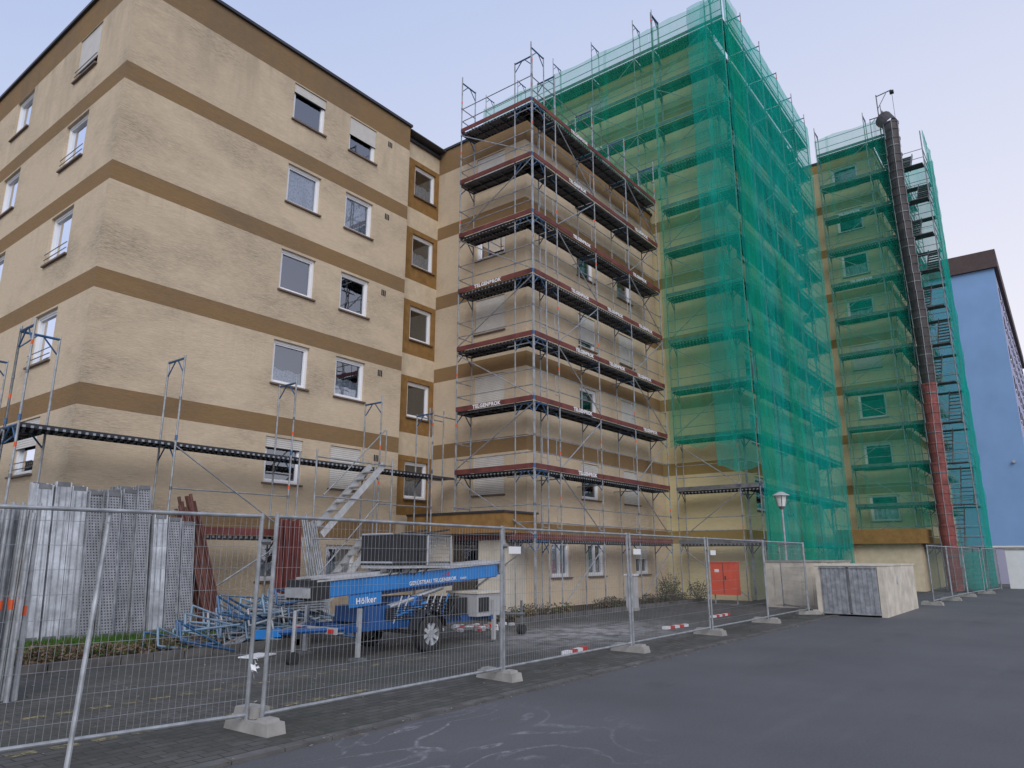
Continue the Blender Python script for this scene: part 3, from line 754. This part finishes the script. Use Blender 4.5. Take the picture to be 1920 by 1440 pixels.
for (x,y) in ((8.0,9.25),(8.0,10.6),(11.3,9.15),(11.3,10.6)):
    mb.box(x-.04,min(y,Yc),.44,x+.04,max(y,Yc),.52,'liftdark'); mb.box(x-.03,y-.03,.06,x+.03,y+.03,.80,'alu' if x<9 else 'greycab'); mb.box(x-.1,y-.1,.012,x+.1,y+.1,.05,'steeldark')
mb.tube((9.4,Yc,.54),(9.4,Yc,.72),.34,'liftblue',24)
mb.box(9.05,9.6,.72,9.8,10.1,.92,'liftdark')
mb.box(10.35,9.4,.54,10.8,10.2,.86,'black'); mb.box(8.35,9.45,.54,8.85,10.3,.80,'liftdark')
for k in range(9): mb.tube((8.9+.17*k,9.42,.50+.05*(k%2)),(9.05+.17*k,9.38,.95),.016,random.choice(['black','blue','liftblue','alu']))
for k in range(6): mb.tube((8.7,9.4,.6+.03*k),(10.2,9.36,.5+.06*k),.012,'black',5)
for k in range(5): mb.tube((10.2+.1*k,9.38,.45),(10.5-.05*k,9.36,.9),.013,'black',5)
mb.tube((8.9,9.6,.75),(10.4,9.7,1.05),.05,'alu',10); mb.tube((8.95,9.42,.62),(9.7,9.42,.8),.04,'liftblue',10)
mb.box(10.85,9.2,.50,11.55,9.95,.92,'greycab'); mb.box(10.82,9.17,.92,11.58,9.98,.96,'bincon'); mb.box(10.9,9.185,.58,11.2,9.199,.85,'black')
mb.tube((11.9,9.5,.48),(12.9,9.6,.42),.03,'steeldark'); mb.tube((12.8,9.6,.02),(12.8,9.6,.7),.028,'steeldark'); mb.tube((12.8,9.54,.11),(12.8,9.66,.11),.1,'rubber',14)
mb.box(7.62,9.35,.42,7.66,10.4,.52,'greycab'); mb.box(7.60,9.4,.44,7.619,9.52,.5,'red'); mb.box(7.60,10.2,.44,7.619,10.35,.5,'red')
mb.make('chassis',lf)
mb=MB()
p0=Vector((7.25,Yc,1.08)); p1=Vector((12.2,Yc,1.36)); u=(p1-p0).normalized(); th=math.atan2(u.z,u.x); R=Matrix.Rotation(-th,3,'Y')
def bx(a0,a1,y0,y1,h0,h1,k):
    c=p0+R@Vector(((a0+a1)/2,0,(h0+h1)/2)); mb.obox((c.x,Yc+(y0+y1)/2,c.z),a1-a0,y1-y0,h1-h0,R,k)
bx(.35,4.6,-.30,-.25,-.13,.13,'liftblue'); bx(.35,4.6,.25,.30,-.13,.13,'liftblue')
bx(.35,4.6,-.25,.25,-.13,-.10,'liftdark')
bx(.1,4.75,-.33,-.24,.132,.160,'alu'); bx(.1,4.75,.24,.33,.132,.160,'alu')
bx(.35,4.6,-.306,-.302,-.13,-.115,'liftdark')
bx(.1,4.85,-.22,-.17,-.02,.20,'alu'); bx(.1,4.85,.17,.22,-.02,.20,'alu')
for k in range(23): bx(.2+k*.205,.24+k*.205,-.17,.17,.12,.15,'alu')
for k in range(5): bx(4.6+k*.06,4.63+k*.06,-.30+.02*k,.30-.02*k,-.13+.02*k,.13,'liftblue')
bx(4.6,4.9,-.2,-.16,-.1,.12,'liftdark'); bx(4.6,4.9,.16,.2,-.1,.12,'liftdark')
bx(4.88,4.94,-.24,.24,-.08,.15,'liftdark')
bx(.0,.36,-.32,.32,-.14,.165,'black'); bx(-.05,-.001,-.3,.3,-.1,.05,'alu')
bx(.75,1.45,-.325,-.302,-.33,-.135,'liftblue')
bx(1.2,3.4,-.2,.2,-.20,-.135,'liftdark')
mb.tube(p0+R@Vector((4.8,-.26,.05)),p0+R@Vector((4.8,.26,.05)),.12,'steeldark',16)
for k in range(3):
    bx(3.00+k*.07,3.03+k*.07,-.307,-.3065,.0,.03+.025*k,'red')
mb.make('telescopic_ladder_mast',lf)
mb=MB(); cx0,cx1,cz0,cz1=8.85,10.35,1.46,2.0; y0,y1=9.45,10.25
a,b=cx0,cx0+.85
mb.box(a,y0,cz0,b,y0+.02,cz1,'black'); mb.box(a,y1,cz0,b,y1+.02,cz1,'black'); mb.box(a,y0+.02,cz0,a+.02,y1,cz1,'black'); mb.box(b-.02,y0+.02,cz0,b,y1,cz1,'black')
for k in range(1,4): mb.box(a+.21*k,y0-.012,cz0,a+.21*k+.025,y0,cz1,'black')
mb.box(a,y0-.014,cz0+.25,b,y0-.013,cz0+.28,'black')
mb.box(cx0,y0,cz0-.05,cx1,y1,cz0-.002,'alu')
for x in (cx0+.87,cx1):
    for y in (y0,y1): mb.tube((x,y,cz0),(x,y,cz1),.022,'alu')
for z in (cz0+.05,cz1):
    mb.tube((cx0,y0,z),(cx1,y0,z),.02,'steeldark'); mb.tube((cx0,y1,z),(cx1,y1,z),.02,'steeldark'); mb.tube((cx1,y0,z),(cx1,y1,z),.02,'alu'); mb.tube((cx0,y0,z),(cx0,y1,z),.02,'alu')
for k in range(12):
    x=cx0+.9+k*.05; mb.tube((x,y0,cz0),(x,y0,cz1),.005,'steel',4); mb.tube((x,y1,cz0),(x,y1,cz1),.005,'steel',4)
for k in range(8):
    z=cz0+.07*k; mb.tube((cx0+.87,y0,z),(cx1,y0,z),.005,'steel',4)
mb.tube((cx0+.6,y0,cz1),(cx1+.05,y0+.1,cz1+.12),.02,'black'); mb.tube((cx0+.6,y1,cz1),(cx1+.05,y1-.1,cz1+.12),.02,'black')
mb.tube((cx0+.1,y0+.1,cz0-.05),(cx0+.05,9.7,1.2),.03,'alu'); mb.tube((cx1-.6,y0+.1,cz0-.05),(cx1-.5,9.7,1.3),.03,'alu')
mb.tube((cx0+.1,y1-.1,cz0-.05),(cx0+.05,10.0,1.2),.03,'alu'); mb.tube((cx1-.6,y1-.1,cz0-.05),(cx1-.5,10.0,1.3),.03,'alu')
mb.tube((cx0-.1,9.6,1.36),(cx0+1.0,9.6,1.42),.04,'steeldark'); mb.box(cx0+.3,9.5,1.33,cx0+.62,9.7,1.41,'steeldark')
for k in range(5): mb.tube((cx0+.2*k,9.5,1.3),(cx0+.1+.22*k,9.5,1.42),.012,'black')
mb.make('load_platform',lf)
def onbeam(s,size,a,h,yo,bold):
    t=text(s,size,(0,0,0),'y','white',lf,bold); c=p0+R@Vector((a,0,h)); t.location=(c.x,Yc-yo,c.z); t.rotation_euler=(math.radians(90),-th,0)
onbeam('GERÜSTBAU TELGENBROK',.095,2.75,-.09,.310,.004)
onbeam('GmbH',.06,3.58,-.09,.310,.002)
onbeam('Hölker',.14,1.10,-.285,.330,.005)
# ================= street lamp
sl=empty('street_lamp'); mb=MB(); x,y=26.0,8.0
mb.tube((x,y,0),(x,y,.9),.07,'steel',12); mb.tube((x,y,.9),(x,y,3.25),.045,'steel',12,.038)
mb.tube((x,y,3.25),(x,y,3.35),.06,'steeldark',12,.12); mb.tube((x,y,3.35),(x,y,3.72),.12,'lampglass',12,.19)
for k in range(4):
    t=k*math.pi/2+.4; mb.tube((x+.13*math.cos(t),y+.13*math.sin(t),3.33),(x+.21*math.cos(t),y+.21*math.sin(t),3.74),.012,'steeldark')
mb.tube((x,y,3.72),(x,y,3.76),.30,'greycab',20,.27); mb.tube((x,y,3.76),(x,y,3.86),.27,'greycab',20,.07)
mb.make('pole_and_head',sl,False)
c1=empty('utility_cabinet'); mb=MB(); x,y=24.6,9.3
mb.box(x,y,.35,x+.35,y+.9,1.42,'cabinet'); mb.box(x-.03,y-.03,1.42,x+.38,y+.93,1.46,'cabinet'); mb.box(x-.012,y+.44,.4,x-.001,y+.46,1.38,'dark')
mb.box(x-.02,y+.36,.85,x-.001,y+.40,.98,'black'); mb.box(x-.01,y+.6,1.1,x-.001,y+.75,1.2,'white')
for yy in (y+.06,y+.84):
    mb.tube((x+.15,yy,0),(x+.15,yy,.36),.025,'steel')
mb.box(x-.05,y-.03,.012,x+.4,y+.93,.05,'steeldark')
mb.make('cabinet',c1)
c2=empty('meter_cabinet'); mb=MB(); mb.box(20.3,10.9,.02,20.55,11.2,1.05,'greycab'); mb.box(20.27,10.87,1.05,20.58,11.23,1.1,'white'); mb.box(20.28,10.88,.0,20.57,11.22,.1,'concrete'); mb.make('cabinet',c2)
def corr(mb,x,y0,y1,z0,z1):
    y=y0; i=0
    while y<y1-.01:
        w=min(.06,y1-y); mb.box(x-(.02 if i%2 else 0),y,z0,x+.03,y+w,z1,'steel'); y+=w; i+=1
be=empty('waste_bin_enclosure'); mb=MB()
mb.box(22.35,4.3,0,27.2,4.45,1.36,'bincon'); mb.box(27.05,4.45,0,27.2,6.1,1.36,'bincon'); mb.box(22.35,5.95,0,27.05,6.1,1.36,'bincon'); mb.box(22.33,4.28,1.362,27.22,6.12,1.40,'bincon')
corr(mb,22.32,4.46,5.94,.08,1.3)
mb.box(22.28,5.17,.06,22.30,5.23,1.33,'steeldark'); mb.box(22.28,4.44,1.30,22.34,5.96,1.35,'steel'); mb.box(22.28,4.44,.05,22.34,5.96,.09,'steel')
mb.tube((24.2,4.285,.95),(24.2,4.30,.95),.12,'greycab',16)
mb.make('walls_and_doors',be)
be=empty('waste_bin_enclosure'); mb=MB(); mb.box(24.6,6.5,0,28.4,8.3,1.45,'bincon'); mb.box(24.57,6.47,1.45,28.43,8.33,1.5,'concrete'); mb.box(24.57,6.8,.1,24.6,8.0,1.3,'bincon'); mb.make('walls',be)
mb=MB(); mb.box(47,1.0,0,47.3,3.0,2.0,'white'); mb.box(47,-6,0,47.3,.96,2.0,'bincon'); mb.box(46.95,-6.05,2.0,47.35,3.05,2.08,'concrete'); mb.make('garden_wall')
mb=MB(); mb.box(55,2.5,0,55.3,14,2.2,'paleblue'); mb.box(54.9,2.4,2.2,55.4,14.1,2.3,'white'); mb.make('boundary_wall')
for (x,y,l,t) in ((10.6,7.0,.95,.1),(15.6,7.6,1.0,-.1),(19.3,8.0,1.4,.0)):
    mb=MB(); R2=Matrix.Rotation(t,3,'Z'); n=int(l/.2)
    for i in range(n): mb.obox(tuple(Vector((x,y,.05))+R2@Vector((i*.2,0,0))),.2,.1,.06,R2,'red' if i%2 else 'white')
    mb.make('warning_bar')
mb=MB()
for i in range(60):
    c=(13.2+random.gauss(0,.5),11.2+random.gauss(0,.25),.04); mb.obox(c,random.uniform(.04,.18),random.uniform(.04,.1),random.uniform(.02,.09),Matrix.Rotation(random.uniform(0,3),3,'Z'),random.choice(['white','concrete','red','greycab']),.1)
mb.make('rubble_pile')
mb=MB(); mb.obox((7.3,10.9,.03),.55,.35,.02,Matrix.Rotation(.4,3,'Z'),'white'); mb.make('plastic_sheet')
mb=MB()
leaves(mb,4.20,6.3,.60,.03,.03,.09,16,.035,['white']); mb.make('plastic_bag')
# ================= world & light
sd=Vector((-.62,-.62,.60)).normalized()
w=bpy.data.worlds.new('World'); S.world=w; w.use_nodes=True; nt=w.node_tree
bg=nt.nodes['Background']; sky=N(nt,'ShaderNodeTexSky',sky_type='NISHITA'); sky.sun_disc=False
sky.sun_elevation=math.asin(sd.z); sky.sun_rotation=math.atan2(sd.x,sd.y)
tc=N(nt,'ShaderNodeTexCoord'); sp=N(nt,'ShaderNodeSeparateXYZ'); L(nt,tc.outputs['Generated'],sp.inputs[0])
el=ramp(nt,sp.outputs['Z'],0.0,.75)
right=N(nt,'ShaderNodeVectorMath',operation='DOT_PRODUCT'); L(nt,tc.outputs['Generated'],right.inputs[0]); right.inputs[1].default_value=(.92,-.38,0)
rr=ramp(nt,right.outputs['Value'],-.2,1.0)
f=math_(nt,'MINIMUM',math_(nt,'MAXIMUM',math_(nt,'SUBTRACT',math_(nt,'MULTIPLY',math_(nt,'POWER',el,.8),1.25),math_(nt,'MULTIPLY',rr,.42)),0),1)
cn=noise_(nt,tc.outputs['Generated'],1.6,4,.5)
f=math_(nt,'ADD',f,math_(nt,'MULTIPLY',math_(nt,'SUBTRACT',cn,.5),.10))
grad=mixc(nt,f,(10.2,9.8,10.4),(5.3,6.3,9.0))
L(nt,mixc(nt,.90,sky.outputs[0],grad),bg.inputs['Color']); bg.inputs['Strength'].default_value=.1
sun=bpy.data.lights.new('sun','SUN'); sun.energy=1.5; sun.angle=math.radians(35); sun.color=(1,.97,.94)
so=bpy.data.objects.new('sun',sun); S.collection.objects.link(so); so.rotation_euler=sd.to_track_quat('Z','Y').to_euler()
# ================= camera
cam=bpy.data.cameras.new('camera'); co=bpy.data.objects.new('camera',cam); S.collection.objects.link(co); S.camera=co
cam.sensor_width=36; cam.lens=25.05; cam.clip_end=3000; cam.clip_start=.05
th=math.radians(13.67); dx,dy=.792,.610
d=Vector((dx*math.cos(th),dy*math.cos(th),math.sin(th)))
co.location=(0,0,1.6); co.rotation_euler=d.to_track_quat('-Z','Y').to_euler()
